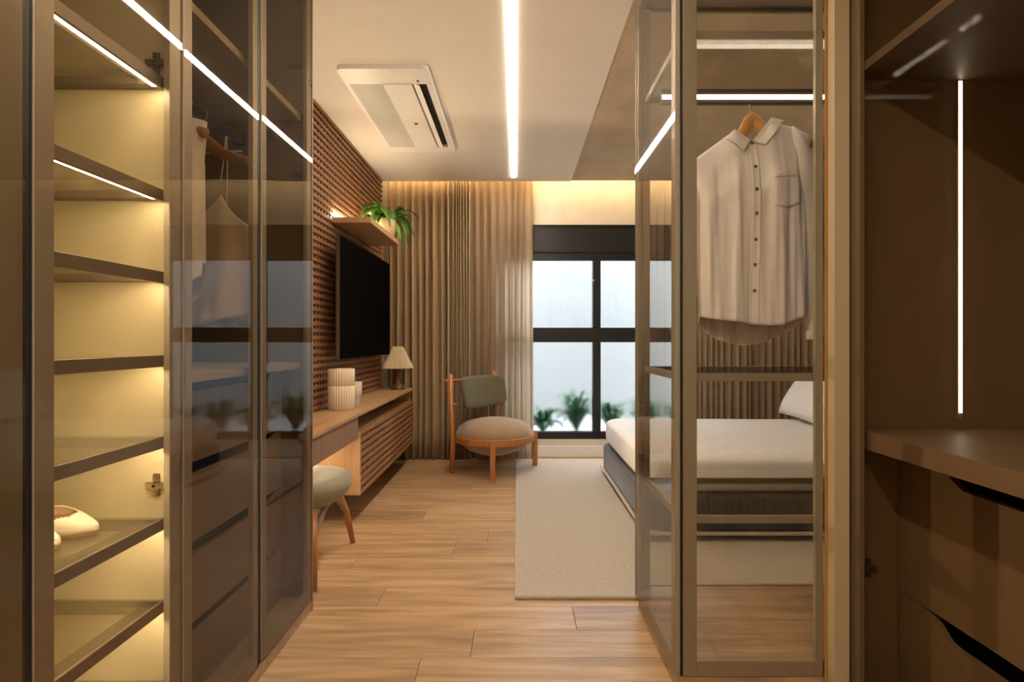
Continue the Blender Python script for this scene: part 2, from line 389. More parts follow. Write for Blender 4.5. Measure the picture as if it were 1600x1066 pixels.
# --- lit shoe wardrobe
wa = thing('wardrobe', 'lit wardrobe with glass door and glowing glass shelves holding white shoes', 'wardrobe', (XD, 1.15, 0))
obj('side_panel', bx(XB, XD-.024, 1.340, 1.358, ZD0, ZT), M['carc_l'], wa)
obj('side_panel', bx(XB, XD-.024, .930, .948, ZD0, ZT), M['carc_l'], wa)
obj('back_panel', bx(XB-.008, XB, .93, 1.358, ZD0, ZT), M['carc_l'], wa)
obj('top_panel', bx(XB, XD-.024, .948, 1.340, ZT-.018, ZT), M['carc'], wa)
obj('bottom_panel', bx(XB, XD-.024, .948, 1.340, ZD0, ZD0+.02), M['carc'], wa)
obj('plinth', bx(XB, XD-.004, .93, 1.358, 0, ZD0-.004), M['plank'], wa)
def shelf(parent, x0, x1, y0, y1, zt, th=.028, rw=.03, led=True, gl='shelfglass', rm='railm', frontx=True):
    s = BM()
    box(s, x1-.008, x1, y0, y1, zt-th, zt, .0008)
    box(s, x1-rw-.02, x1-.008, y0, y1, zt-.014, zt-.006)                 # flange under the glass
    box(s, x0, x0+rw, y0, y1, zt-th, zt-.006); box(s, x0+rw, x1-.008, y1-rw, y1, zt-th+.004, zt-.006)
    box(s, x0+rw, x1-.008, y0, y0+rw, zt-th+.004, zt-.006)
    o = obj('shelf', s, M[rm], parent)
    obj('pane', bx(x0+.002, x1-.010, y0+.002, y1-.002, zt-.0055, zt), M[gl], o)
    if led: obj('light_strip', bx(x1-.022, x1-.011, y0+.01, y1-.018, zt-th+.003, zt-th+.008), M['e_shelf'], o)
    return o
for z in (1.744, 1.470, 1.270, 1.066, .867, .667, .466, .267):
    shelf(wa, XB+.02, -.862, .95, 1.338, z)
for z in (1.782, .747): hinge(wa, -.885, 1.340, z, -1, -1, 'brass' if z < 1 else 'graphite')
door(wa, (XD, .942, 0), (0, 1, 0), (1, 0, 0), .411, ZD0, ZT, 'bronze', handle=None)
# --- double clothes wardrobe
wc = thing('wardrobe', 'dark double glass door wardrobe with a bank of drawers and hanging tops', 'wardrobe', (XD, 1.79, 0))
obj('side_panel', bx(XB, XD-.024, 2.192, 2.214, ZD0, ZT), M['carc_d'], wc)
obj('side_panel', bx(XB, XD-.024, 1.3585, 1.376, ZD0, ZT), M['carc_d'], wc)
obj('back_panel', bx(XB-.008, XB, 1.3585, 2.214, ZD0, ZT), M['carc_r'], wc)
obj('top_panel', bx(XB, XD-.024, 1.376, 2.192, ZT-.018, ZT), M['carc'], wc)
obj('bottom_panel', bx(XB, XD-.024, 1.376, 2.192, ZD0, ZD0+.02), M['carc'], wc)
obj('plinth', bx(XB, XD-.004, 1.3585, 2.214, 0, ZD0-.004), M['plank'], wc)
obj('shelf', bx(XB, -.868, 1.376, 2.192, 1.985, 2.010, .001), M['carc_r'], wc)
obj('worktop', bx(XB, -.868, 1.376, 2.192, .989, 1.014, .001), M['carc'], wc)
rod = obj('clothes_rod', tube(BM(), [(-1.113, 1.377, 1.905), (-1.113, 2.19, 1.905)], .016, 12), M['blackmet'], wc, True)
for y in (1.3775, 2.18): obj('bracket', bx(-1.135, -1.091, y, y+.011, 1.88, 1.93, .002), M['blackmet'], rod)
def drawer(parent, y0, y1, z0, z1, xf, sgn, gy0, gy1, gd=.028, th=.018, mat='drawer'):
    """front with a finger groove cut in its top edge between gy0 and gy1 (soft tapered ends)"""
    b = BM(); n = 40; top = []
    for i in range(n+1):
        y = y0+(y1-y0)*i/n
        t = min(max((y-gy0)/.09, 0), 1)*min(max((gy1-y)/.09, 0), 1)
        t = t*t*(3-2*t); top.append((y, z1-gd*t))
    xa, xb_ = xf, xf-sgn*th
    def ring(x): return [b.verts.new((x, yy, zz)) for yy, zz in top], [b.verts.new((x, yy, z0)) for yy, _ in top]
    t1, l1 = ring(xa); t2, l2 = ring(xb_)
    for i in range(n):
        b.faces.new((l1[i], l1[i+1], t1[i+1], t1[i])); b.faces.new((l2[i+1], l2[i], t2[i], t2[i+1]))
        b.faces.new((t1[i], t1[i+1], t2[i+1], t2[i])); b.faces.new((l1[i+1], l1[i], l2[i], l2[i+1]))
    b.faces.new((l1[0], t1[0], t2[0], l2[0])); b.faces.new((t1[n], l1[n], l2[n], t2[n]))
    d = obj('drawer', b, M[mat], parent)
    xs = sorted((xb_-sgn*.004, xb_-sgn*.4))
    obj('drawer_box', bx(xs[0], xs[1], y0+.01, y1-.01, z0+.01, z1-gd-.012), M['black'], d)  # coloured black to give the shade behind the finger groove
    return d
for z0, z1 in ((.747, .986), (.515, .744), (.278, .512), (.071, .275)):
    drawer(wc, 1.38, 2.188, z0, z1, -.943, 1, 1.28, 2.15, .034)
for z in (2.36, 1.77, .74, .13): hinge(wc, -.885, 2.192, z, -1, -1, 'graphite')
door(wc, (XD+.0015, 1.364, 0), (-.0065, 1, 0), (1, .0065, 0), .393, ZD0, ZT, 'bronze', stile=.036, stile2=.030)
door(wc, (XD, 1.784, 0), (0, 1, 0), (1, 0, 0), .430, ZD0, ZT, 'bronze', stile=.034, stile2=.045)
obj('gap_shade', bx(XD-.02, XD-.008, 1.758, 1.783, ZD0, ZT), M['black'], wc)  # black strip drawn for the shade between the two doors
obj('end_panel', bx(XW+.002, XD-.0005, 2.2145, 2.222, 0, ZT), M['drawer'], wc)
# --- neighbour beside the camera
wn = thing('wardrobe', 'dark wardrobe door edge closest to the viewer, beside the lit shoe wardrobe', 'wardrobe', (XD, .7, 0))
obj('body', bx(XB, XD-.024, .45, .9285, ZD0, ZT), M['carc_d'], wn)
obj('plinth', bx(XB, XD-.004, .45, .9285, 0, ZD0-.004), M['plank'], wn)
door(wn, (XD, .50, 0), (0, 1, 0), (1, 0, 0), .421, ZD0, ZT, 'bronze', fm='frame_n')
obj('gap_shade', bx(XD-.016, XD-.008, .922, .9415, ZD0, ZT), M['black'], wn)  # black strip drawn for the shade beside the lit wardrobe
# ------------------------------------------------------------------ right dark wardrobe
XR = 1.014
wr = thing('wardrobe', 'dark wardrobe with glass front, upright light strip, worktop and deep groove drawers', 'wardrobe', (XR+.1, 1.2, 0))
YP = 1.68
obj('side_panel', bx(XR+.012, 1.62, YP, YP+.012, .03, 2.5), M['carc_r'], wr)
obj('back_panel', bx(1.62, 1.636, .3, YP+.012, .03, 2.5), M['carc_r'], wr)
obj('side_panel', bx(XR+.012, 1.62, .3, .318, .03, 2.5), M['carc_r'], wr)
obj('shelf', bx(XR+.02, 1.62, .318, YP, 1.905, 1.93), M['carc_d'], wr)  # darker laminate than the carcass so the front edge looks unlit
obj('top_panel', bx(XR+.012, 1.62, .3, YP, 2.48, 2.5), M['carc_r'], wr)
obj('worktop', bx(1.045, 1.62, .318, YP, .775, .829, .0015), M['drawer'], wr)
obj('plinth', bx(XR+.01, 1.62, .3, YP+.012, 0, .03), M['carc_r'], wr)
prof = obj('light_profile', bx(1.3585, 1.3735, YP-.006, YP, .86, 1.904), M['carc'], wr)
obj('light_strip', bx(1.361, 1.371, YP-.0075, YP-.0062, .879, 1.900), M['e_niche'], prof)
drawer(wr, .6, YP-.004, .334, .745, 1.177, -1, .5, 1.515, .042)
drawer(wr, .6, YP-.004, .035, .331, 1.177, -1, .5, 1.56, .056)
hinge(wr, 1.085, YP, .40, 1, -1, 'graphite')
door(wr, (XR, 1.66, 0), (0, -1, 0), (-1, 0, 0), .92, .035, 2.5, 'bronze_m', .044)
obj('filler_panel', bx(.9675, XR-.001, 1.655, 1.69, 0, CEIL), M['filler'], wr)

# ------------------------------------------------------------------ see-through glass cabinet
gx0, gx1, gy0, gy1 = .492, 1.500, 1.70, 2.26
gc = thing('glass_cabinet', 'see-through glass cabinet with slim metal frame between dressing room and bed', 'cabinet', (.9, 1.98, 0))
obj('plinth', bx(gx0+.012, gx1, gy0+.01, gy1-.01, 0, .044), M['plank'], gc)
obj('bottom_panel', bx(gx0+.022, gx1, gy0+.022, gy1-.022, .046, .090), M['plank'], gc)
obj('top_panel', bx(gx0+.022, gx1, gy0+.022, gy1-.022, 2.47, 2.5), M['frame'], gc)
obj('corner_post', bx(.5125, .521, gy0+.012, gy0+.03, .046, ZT), M['black'], gc)  # black colour puts the shade of the door gap on this post
door(gc, (.5225, gy0, 0), (1, 0, 0), (0, -1, 0), .4385, ZD0, ZT, 'clear', .043, .048, fm='frame', stile2=.024)
door(gc, (gx0, gy0+.002, 0), (0, 1, 0), (-1, 0, 0), .552, ZD0, ZT, 'clear', .043, .048, fm='frame')
door(gc, (gx0, gy1, 0), (1, 0, 0), (0, 1, 0), 1.005, ZD0, ZT, 'clear', .03, .045, fm='frame')
obj('side_post', bx(gx0+.021, gx0+.05, gy1-.05, gy1-.021, .09, 2.47), M['frame'], gc)
def gshelf(zt):
    s = BM(); x0, x1, y0, y1 = gx0+.03, gx1-.005, gy0+.028, gy1-.052
    box(s, x0, x1, y0, y0+.01, zt-.025, zt, .001); box(s, x0, x1, y1-.01, y1, zt-.025, zt, .001)
    box(s, x0, x0+.012, y0+.01, y1-.01, zt-.025, zt, .001); box(s, x1-.012, x1, y0+.01, y1-.01, zt-.025, zt, .001)
    o = obj('shelf', s, M['frame'], gc)
    obj('pane', bx(x0+.012, x1-.012, y0+.01, y1-.01, zt-.010, zt-.002), M['cabglass'], o)
for z in (.545, .997, 2.086): gshelf(z)
YR = 1.98; ZR = 1.985
lr = obj('clothes_rod', bx(gx0+.035, gx1-.002, YR-.006, YR+.012, ZR-.024, ZR+.030, .002), M['graphite'], gc)
obj('light_strip', bx(gx0+.037, gx1-.004, YR-.0085, YR-.0062, ZR-.008, ZR+.007), M['e_rod'], lr)

# ------------------------------------------------------------------ hangers and clothes
def hanger(label, pos, ang, half, drop, mat, tilt=0, bar=False, group=None):
    """pos = top of hook on rod"""
    t = thing('coat_hanger', label, 'hanger', pos, ang, group)
    b = BM(); n = 24
    pts = []; rad = []
    for i in range(n+1):
        s = -1+2*i/n; a = abs(s)
        pts.append(Vector((s*half, -.02*a*a, -.110-.036*(1-math.exp(-(a*half/.055)**1.6))-drop*a))); rad.append(.025-.010*a)
    tube(b, pts, rad, 10, True, (.55, 1.0))
    o = obj('hanger_body', b, M[mat], t, True, world=False)
    hk = BM(); hp = [(0, 0, -.09), (0, 0, -.05)]
    for k in range(11):
        q = -PI*.5+PI*1.25*k/10
        hp.append((.018*math.cos(q)-.0, 0, -.018+.018*math.sin(q)-.004))
    tube(hk, hp, .0026, 8); obj('hook', hk, M['steel'], t, True, world=False)
    if bar:
        obj('trouser_bar', tube(BM(), [(-half*.8, 0, -.105-drop*.95), (half*.8, 0, -.105-drop*.95)], .003, 8), M['steel'], t, True, world=False)
    t.rotation_euler = (0, tilt, ang)
    return t
def shirt(pos, ang, tilt, mat, label, wS=.225, length=.74, sleeve=True, details=True, name='shirt', tail=.075):
    t = thing(name, label, 'shirt', pos, ang); t.rotation_euler = (0, tilt, ang)
    rr = random.Random(3)
    ph = [rr.uniform(0, 6) for _ in range(6)]
    def ztop(x, front):
        a = abs(x)
        z = -.02-.20*max(a-.06, 0)-.9*max(a-.19, 0)**1.4
        if a < .075: z -= (.085 if front else .0)*(1-(a/.075)**2)
        return z
    def zhem(x, front):
        a = abs(x)/wS
        return -length+(.105*max(a-.35, 0)**1.6/.52 if front else -tail+(.19*max(a-.25, 0)**1.7/.62))
    def fold(x, v):
        return v*(.010*math.sin(x*38+ph[0]+v*1.5)+.008*math.sin(x*67+ph[1]-v*2)+.004*math.sin(x*120+ph[2]))
    def fn(u, v):
        th = 2*PI*u; c, s = math.cos(th), math.sin(th); front = s < 0
        wv = wS*(1-.10*min(v/.25, 1)+.02*v); dv = .014+.062*min(v/.3, 1)**.7
        x = wv*sgp(c, .8); y = dv*sgp(s, .75)
        z = ztop(x*wS/wv, front)*(1-v)+zhem(x, front)*v
        return Vector((x, y+fold(x, v)*(1 if abs(s) > .1 else .3), z))
    b = BM(); grid(b, fn, 128, 48, True)
    body = obj('shirt_body', b, M[mat], t, True, world=False, solid=.002)
    if sleeve:
        for sg in (-1, 1):
            def sl(u, v):
                th = 2*PI*u
                r = (.068-.020*v)*(1+.05*math.sin(th*3+v*9+sg)+.04*math.sin(v*26+th*2)); r = r if v < .93 else r*.93
                cx_ = sg*(wS-.028+.045*v**.8); z0 = -.075-.56*v
                return Vector((cx_+r*.75*math.cos(th), -.005+r*.62*math.sin(th)+.012*v, z0+.045*math.cos(th)*(-sg)*(1-v)**3))
            bb = BM(); grid(bb, sl, 28, 36, True)
            obj('sleeve', bb, M[mat], t, True, world=False, solid=.002)
    if details:
        def fy(x, z):  # front surface depth at x, z
            best = None
            lo, hi = 0, 1
            zt, zh = ztop(x, True), zhem(x, True)
            v = min(max((zt-z)/(zt-zh), 0), 1)
            wv = wS*(1-.10*min(v/.25, 1)+.02*v); dv = .014+.062*min(v/.3, 1)**.7
            c = min(abs(x)/wv, 1)**(1/.8); s = -math.sqrt(max(1-c*c, 0))
            return dv*sgp(s, .75)+fold(x, v)
        pb = BM()
        def pf(u, v):
            z = -.108+(-length+.112)*v; x = -.016+.032*u-.003
            return Vector((x, fy(x, z)-.004, z))
        grid(pb, pf, 4, 40); obj('placket', pb, M[mat], t, True, world=False, solid=.003)
        for k in range(6):
            z = -.150-.098*k if k else -.112
            bt = BM(); y = fy(-.003, z)-.0075
            lathe(bt, [(0, 0), (.0045, 0), (.006, .0012), (.006, .003), (0, .003)], n=14)
            bt.transform(Matrix.Translation((-.003, y, z)) @ Matrix.Rotation(PI/2, 4, 'X'))
            obj('button', bt, M['button'], t, True, world=False)
        pk = BM()
        def pkf(u, v):
            x = .062+.105*u; z = -.165-.125*v-.016*v*(1-abs(2*u-1))
            return Vector((x, fy(x, z)-.0035, z))
        grid(pk, pkf, 10, 10); obj('pocket', pk, M[mat], t, True, world=False, solid=.003)
        # collar: stand at the back plus two folded wings
        cb = BM()
        def cf(u, v):
            a = -PI*.5+2*PI*u                       # from the front round the neck and back to the front
            q = abs(2*u-1)                          # 1 at the front, 0 at the nape
            r = .074; x = r*math.sin(2*PI*u)*1.0
            yb = .020*math.cos(2*PI*(u-.5))-.004
            z = .018-.072*q**2.2
            out = .012+.010*q
            w_ = v
            px_ = x*(1+.26*w_*(1-.2*q))+math.copysign(.045*w_*q**4, (u-.5) if u != .5 else 0)*-1*(-1)
            return Vector((px_, yb-out*w_-(.022*q), z-.052*w_-.030*w_*q**3+.012*math.sin(PI*w_)*(1-q)))
        grid(cb, cf, 40, 8); obj('collar', cb, M[mat], t, True, world=False, solid=.003)
    return t
def button_shirt(pos, mat, label):
    """shirt facing -y; local origin at collar height"""
    t = thing('shirt', label, 'shirt', pos, -.03)
    def interp(x, tab):
        if x <= tab[0][0]: return tab[0][1]
        for (xa, za), (xb, zb) in zip(tab, tab[1:]):
            if x <= xb:
                k = (x-xa)/(xb-xa); return za+(zb-za)*k
        return tab[-1][1]
    TOPF = [(-.235, -.165), (-.19, -.121), (-.095, -.052), (-.069, -.034), (-.04, -.060), (-.006, -.084), (.03, -.052), (.058, -.010), (.10, -.010), (.16, -.026), (.205, -.042), (.235, -.075)]
    TOPB = [(-.235, -.165), (-.19, -.121), (-.095, -.052), (-.060, -.055), (0, -.10), (.05, -.035), (.10, -.010), (.16, -.026), (.205, -.042), (.235, -.075)]
    def wv(v): return .212-.022*min(v/.22, 1)-.004*v
    def dv(v): return .010+.062*min(v/.3, 1)**.7
    def fold(x, v):
        a = min(v/.5, 1)
        return a*(.008*math.sin(x*46+1.2+v*1.1)+.005*math.sin(x*83-v*2.5)+.003*math.sin(x*150+2+v*3)+.0016*math.sin(x*260-v*5))+.002*math.sin(v*30+x*40)*(1-v)
    def hem(x, front): return (-.735+1.0*x*x-.006*math.sin(x*22)) if front else (-.808+2.3*x*x)
    def pos_(x, s, v, front, w_):
        xx = x*.212/w_
        z = interp(xx, TOPF if front else TOPB)*(1-v)+hem(x, front)*v
        return Vector((x, dv(v)*s+fold(x, v)*(1 if abs(s) > .1 else .3), z))
    def fn(u, v):
        th = 2*PI*u; c, s = math.cos(th), math.sin(th)
        w_ = wv(v); return pos_(w_*sgp(c, .8), sgp(s, .75), v, s < 0, w_)
    b = BM(); grid(b, fn, 176, 64, True); obj('shirt_body', b, M[mat], t, True, world=False, solid=.0018)
    def front(x, z):
        v = .5
        for _ in range(4):
            zt = interp(x*.212/wv(v), TOPF); v = min(max((zt-z)/(zt-hem(x, True)), 0), 1)
        w_ = wv(v); c = min(abs(x)/w_, 1)**(1/.8); s = -math.sqrt(max(1-c*c, 0))
        return dv(v)*sgp(s, .75)+fold(x, v)
    for sg in (-1, 1):
        ztop_ = -.068 if sg > 0 else -.155
        def sl(u, v):
            th = 2*PI*u
            r = (.044+.022*min(v/.15, 1)**.6-.018*v)*(1+.05*math.sin(th*3+v*9+sg)+.05*math.sin(v*24+th*2))
            if v > .9: r = .044+.004*math.sin(th*2)
            cx_ = sg*((.170 if sg > 0 else .178)+.066*v**.9); z0 = ztop_-.715*v
            return Vector((cx_+r*.72*math.cos(th), (-.012 if sg > 0 else .03)+r*.66*math.sin(th)+.010*v, z0+.050*math.cos(th)*(-sg)*(1-v)**3))
        bb = BM(); grid(bb, sl, 32, 48, True); o = obj('sleeve', bb, M[mat], t, True, world=False, solid=.0018)
        cu = BM()
        def cf_(u, v):
            th = 2*PI*u; r = .0475+.004*math.sin(th*2)
            return Vector((sg*(.2325 if sg > 0 else .2405)+r*.72*math.cos(th), (-.003 if sg > 0 else .039)+r*.66*math.sin(th), ztop_-.65-.068*v))
        grid(cu, cf_, 32, 4, True); obj('cuff', cu, M[mat], o, True, world=False, solid=.003)
    pb = BM()
    def px_(z): return -.004-.012*min((-z-.08)/.5, 1)
    def pf(u, v):
        z = -.088+(-.735+.090)*v; x = px_(z)-.016+.032*u
        return Vector((x, front(x, z)-.0035-.0015*math.sin(PI*u), z))
    grid(pb, pf, 6, 60); obj('placket', pb, M[mat], t, True, world=False, solid=.003)
    for py in (226, 268, 304, 341, 380, 418, 457):
        z = (193-py)*.00233; x = px_(z); bt = BM()
        lathe(bt, [(0, 0), (.0045, 0), (.0062, .001), (.0062, .003), (.0045, .0038), (0, .003)], n=16)
        bt.transform(Matrix.Translation((x, front(x, z)-.0065, z)) @ Matrix.Rotation(PI/2, 4, 'X'))
        obj('button', bt, M['button'], t, True, world=False)
    pk = BM()
    def pkf(u, v):
        x = .050+.098*u; z = -.185-.013*(1-u)-.135*v+.014*v*abs(2*u-1)
        return Vector((x, front(x, z)-.0018, z))
    grid(pk, pkf, 12, 12); po = obj('pocket', pk, M[mat], t, True, world=False, solid=.003)
    ph_ = BM()
    def phf(u, v):
        x = .050+.098*u; z = -.185-.013*(1-u)-.024*v
        return Vector((x, front(x, z)-.0035, z))
    grid(ph_, phf, 12, 3); obj('pocket_hem', ph_, M[mat], po, True, world=False, solid=.002)
    for q in (((-29.5, 14), (-6, 31), (-19, 50), (-43, 27)), ((25, -3), (43, 3), (15, 40), (-2, 31))):
        P4 = [Vector((a*.00233, 0, -b_*.00233)) for a, b_ in q]
        cb = BM()
        def cw(u, v):
            p = P4[0]*(1-u)*(1-v)+P4[1]*u*(1-v)+P4[2]*u*v+P4[3]*(1-u)*v
            y = min(front(p.x, min(p.z, -.02)), -.012)
            return Vector((p.x, y-.008-.010*math.sin(PI*min(v+.12, 1))-.004*(1-v), p.z))
        grid(cb, cw, 14, 10); obj('collar', cb, M[mat], t, True, world=False, solid=.0035)
    return t
hx = (1173-CX)/F*YR
hanger('pale wooden hanger under the white buttoned shirt', (hx-.012, YR, ZR+.034), .0, .115, .10, 'hanger', -.13)
button_shirt((hx, YR-.004, ZR+.034-.128), 'shirt', 'white buttoned cotton shirt with chest pocket hanging in the see-through glass cabinet')
hanger('second wooden hanger at the edge of the glass cabinet, its tip beside the shirt shoulder', (1.245, YR+.05, ZR+.034), .15, .19, .055, 'hanger', 0)
shirt((1.245, YR+.075, ZR-.095), .15, 0, 'cotton2', 'beige shirt mostly hidden behind the white shirt in the glass cabinet', .17, .76, True, False, 'shirt', .05)
# tops in the double wardrobe
hanger('dark wooden hanger with metal bar, holding the thin strap camisole', (-1.113, 1.93, 1.9235), -.15, .19, .055, 'hangerd', 0, True)
hanger('dark wooden hanger nearest the lit wardrobe, under the cream blouse', (-1.113, 1.66, 1.9235), .1, .17, .045, 'hangerd', 0)
shirt((-1.113, 1.66, 1.815), .1, 0, 'cream', 'cream long blouse hanging at the edge of the dark double wardrobe', .16, .60, False, False, 'blouse', .03)
cm = thing('camisole', 'champagne satin camisole with thin straps hanging in the dark wardrobe', 'top', (-1.113, 1.93, 1.77), -.15)
def cam_fn(u, v):
    th = 2*PI*u; c, s = math.cos(th), math.sin(th)
    w_ = .178+.018*v; x = w_*sgp(c, .8); d_ = .016+.05*v
    a = abs(x)/w_
    xa = abs(x)
    if s < 0: top = -.150-.085*(1-xa/.088)**.8 if xa < .088 else -.150-.115*((xa-.088)/.09)**.55
    else: top = -.235-.03*(xa/.18)
    hem = -.60-.02*math.cos(x*14)
    return Vector((x, d_*s+v*(.016*math.sin(x*42+.6)+.009*math.sin(x*75+2)), top*(1-v)+hem*v))
b = BM(); grid(b, cam_fn, 96, 30, True); obj('camisole_body', b, M['satin'], cm, True, world=False, solid=.0015)
for sg in (-1, 1):
    obj('strap', tube(BM(), [(sg*.078, -.016, -.125), (sg*.084, -.008, -.06), (sg*.09, 0, .05), (sg*.09, .006, .052), (sg*.086, .012, -.08), (sg*.08, .014, -.235)], .0022, 6), M['satin'], cm, True, world=False)
# shoes on the sixth shelf
def shoe(label, x, y, z, ang):
    t = thing('shoe', label, 'shoe', (x, y, z), ang, 'white pointed flats on the lit shelf')
    L = .25
    TAB = [(0, .012), (.04, .025), (.15, .033), (.3, .031), (.5, .034), (.66, .039), (.8, .033), (.9, .023), (.96, .014), (.99, .007), (1, .001)]
    HT = [(0, .05), (.2, .056), (.45, .060), (.6, .058), (.70, .048), (.80, .038), (.9, .026), (.97, .018), (.99, .012), (1, .003)]
    def tab(T, q):
        for (a, c), (b_, d) in zip(T, T[1:]):
            if q <= b_: return c+(d-c)*(q-a)/(b_-a)
        return T[-1][1]
    def halfw(q): return tab(TAB, q)
    b = BM()
    def up(u, v):
        th = PI*u; w_ = halfw(v); h_ = tab(HT, v)
        return Vector((-L/2+L*v, w_*sgp(math.cos(th), .8)*1.02, .006+h_*max(math.sin(th), 0)**.6))
    vs = [[b.verts.new(up(i/24, j/44)) for j in range(45)] for i in range(25)]
    for i in range(24):
        for j in range(44):
            q = (j+.5)/44
            wid = 9-int(9*max((q-.66)/.16, 0)) if q < .80 else 0
            if wid > 0 and -wid*.7 < i+.5-12 < wid*1.2 and q > .03: continue
            b.faces.new((vs[i][j], vs[i+1][j], vs[i+1][j+1], vs[i][j+1]))
    loose = [v for v in b.verts if not v.link_faces]; bmesh.ops.delete(b, geom=loose, context='VERTS')
    obj('upper', b, M['leather'], t, True, world=False, solid=.0022)
    def plate(zz0, zz1, k, mname, nm, end=1.0):
        q = BM(); n = 36; q_ = lambda i: i/n*end
        up_ = [q.verts.new((-L/2+L*q_(i), max(halfw(q_(i)), .004)*k, zz1)) for i in range(n+1)]+[q.verts.new((-L/2+L*q_(i), -max(halfw(q_(i)), .004)*k, zz1)) for i in range(n, -1, -1)]
        lo_ = [q.verts.new((v.co.x, v.co.y, zz0)) for v in up_]
        q.faces.new(up_); q.faces.new(list(reversed(lo_)))
        for i in range(len(up_)): j = (i+1) % len(up_); q.faces.new((up_[i], up_[j], lo_[j], lo_[i]))
        obj(nm, q, M[mname], t, world=False)
    plate(0, .006, 1.03, 'sole', 'sole'); plate(.0065, .030, .90, 'tan', 'insole', .76)
    return t
zs = .667
shoe('white pointed flat shoe nearer the wardrobe partition on the lit shelf', -1.072, 1.228, zs, .02)
shoe('white pointed flat shoe nearer the door glass, only its toe showing', -1.085, 1.142, zs, .0)

# ------------------------------------------------------------------ bedroom left: lattice wall, console, television
lw = thing('lattice_panel', 'brown wooden lattice covering the television wall up to the ceiling', 'wall panel', (-1.22, 3.55, .7))
obj('backing', bx(XW+.001, -1.238, 2.226, 4.90, .675, CEIL-.001), M['lattback'], lw)
def lattice(parent, xf, y0, y1, z0, z1, pz, py, bar, depth, vb):
    sl = None; n = int((z1-z0-bar)/pz+1e-6); pz = (z1-z0-bar)/n
    for k in range(n+1):
        if sl is None: sl = obj('slat', bx(xf-depth, xf, y0, y1, z0, z0+bar, .0012), M['lattice'], parent)
        else: copyof(sl, parent, (0, 0, k*pz))
    n = int((y1-y0-vb)/py); py = (y1-y0-vb)/n; up = None
    for k in range(n+1):
        if up is None: up = obj('upright', bx(xf-depth-.010, xf-.0095, y0, y0+vb, z0, z1), M['lattice'], parent)
        else: copyof(up, parent, (0, k*py, 0))
lattice(lw, -1.205, 2.228, 4.895, .677, CEIL-.004, .042, .052, .0215, .016, .030)
XC, ZC = -.92, .673
wt = tag(obj('worktop', bx(-1.2045, XC, 2.225, 4.875, ZC-.018, ZC, .001), M['oak']), 'long wooden worktop running along the lattice wall over the desk and console', 'worktop')
ds = tag(obj('desk_apron', bx(-1.2045, XC-.012, 2.225, 3.203, .521, ZC-.0185, .001), M['apron']), 'brown vertical grain drawer front under the near end of the worktop', 'drawer')
tc_ = thing('media_console', 'floating wooden console with lattice front and open slot below the television', 'console', (-1.06, 4.0, .187))
obj('side_panel', bx(-1.2045, XC-.028, 3.204, 3.224, .187, ZC-.0185, .001), M['oakv'], tc_)
obj('side_panel', bx(-1.2045, XC-.028, 4.845, 4.865, .187, ZC-.0185, .001), M['oakv'], tc_)
obj('bottom_panel', bx(-1.2045, XC-.028, 3.224, 4.845, .187, .205), M['oakv'], tc_)
obj('slot_shelf', bx(-1.2045, XC-.028, 3.224, 4.845, .545, .559), M['oak'], tc_)
obj('back_panel', bx(-1.2045, -1.19, 3.224, 4.845, .205, .654), M['lattback'], tc_)
fr = obj('front_frame', bx(XC-.0275, XC-.0005, 3.204, 3.2145, .187, .559), M['oakv'], tc_)
obj('front_backing', bx(XC-.036, XC-.031, 3.215, 4.862, .187, .559), M['lattback'], tc_)
lattice(tc_, XC, 3.215, 4.865, .187, .559, .042, .05, .0225, .014, .030)
# television
tv = thing('television', 'large black flat television on the lattice wall', 'television', (-1.12, 4.0, .978))
TX, TY0, TY1, TZ0, TZ1 = -1.09, 3.357, 4.68, .978, 1.755
obj('casing', bx(TX-.026, TX-.002, TY0, TY1, TZ0, TZ1, .002), M['tvside'], tv)
obj('screen', bx(TX-.0019, TX, TY0+.003, TY1-.003, TZ0+.004, TZ1-.003), M['tv'], tv)
obj('wall_bracket', bx(-1.2045, TX-.0265, 3.85, 4.2, 1.2, 1.55), M['blackmet'], tv)
# floating shelf
fs = thing('wall_shelf', 'floating wooden shelf above the television with a hidden light along the wall', 'shelf', (-1.08, 4.0, 1.875))
obj('board', bx(-1.2045, -.957, 3.57, 4.455, 1.873, 1.910, .001), M['oak'], fs)
obj('light_strip', bx(-1.2045, -1.192, 3.60, 4.43, 1.911, 1.944), M['e_tv'], fs)
# plant pot with fern
def leaf(bm, base, az, L, w_, rise, droop, curl=0, n=10, tw=0):
    pts = []
    d = Vector((math.cos(az), math.sin(az), 0)); s = Vector((-d.y, d.x, 0))
    rows = []
    for i in range(n+1):
        t = i/n
        p = Vector(base)+d*(L*(t-.18*t*t*droop))+Vector((0, 0, rise*math.sin(t*PI*.62)-droop*L*t**2.2))+s*curl*t*t
        ww = w_*(math.sin(PI*min(t*.92+.06, 1))**.75)
        sd = (s*math.cos(tw*t)+Vector((0, 0, 1))*math.sin(tw*t))
        rows.append((bm.verts.new(p-sd*ww+Vector((0, 0, ww*.35))), bm.verts.new(p), bm.verts.new(p+sd*ww+Vector((0, 0, ww*.35)))))
    for a, b_ in zip(rows, rows[1:]):
        bm.faces.new((a[0], a[1], b_[1], b_[0])); bm.faces.new((a[1], a[2], b_[2], b_[1]))
    return bm
PX, PY, PZ = -1.045, 4.30, 1.9105
pt = thing('potted_fern', 'leafy green fern in a pale round pot on the floating shelf', 'plant', (PX, PY, PZ))
obj('pot', lathe(BM(), [(0, 0), (.062, 0), (.075, .006), (.088, .07), (.092, .135), (.088, .142), (.082, .135), (.080, .11), (0, .108)], (PX, PY, PZ), 40), M['pot'], pt, True)
obj('soil', lathe(BM(), [(0, .118), (.05, .12), (.0805, .112)], (PX, PY, PZ), 24), M['soil'], pt, True)
rl = random.Random(11)
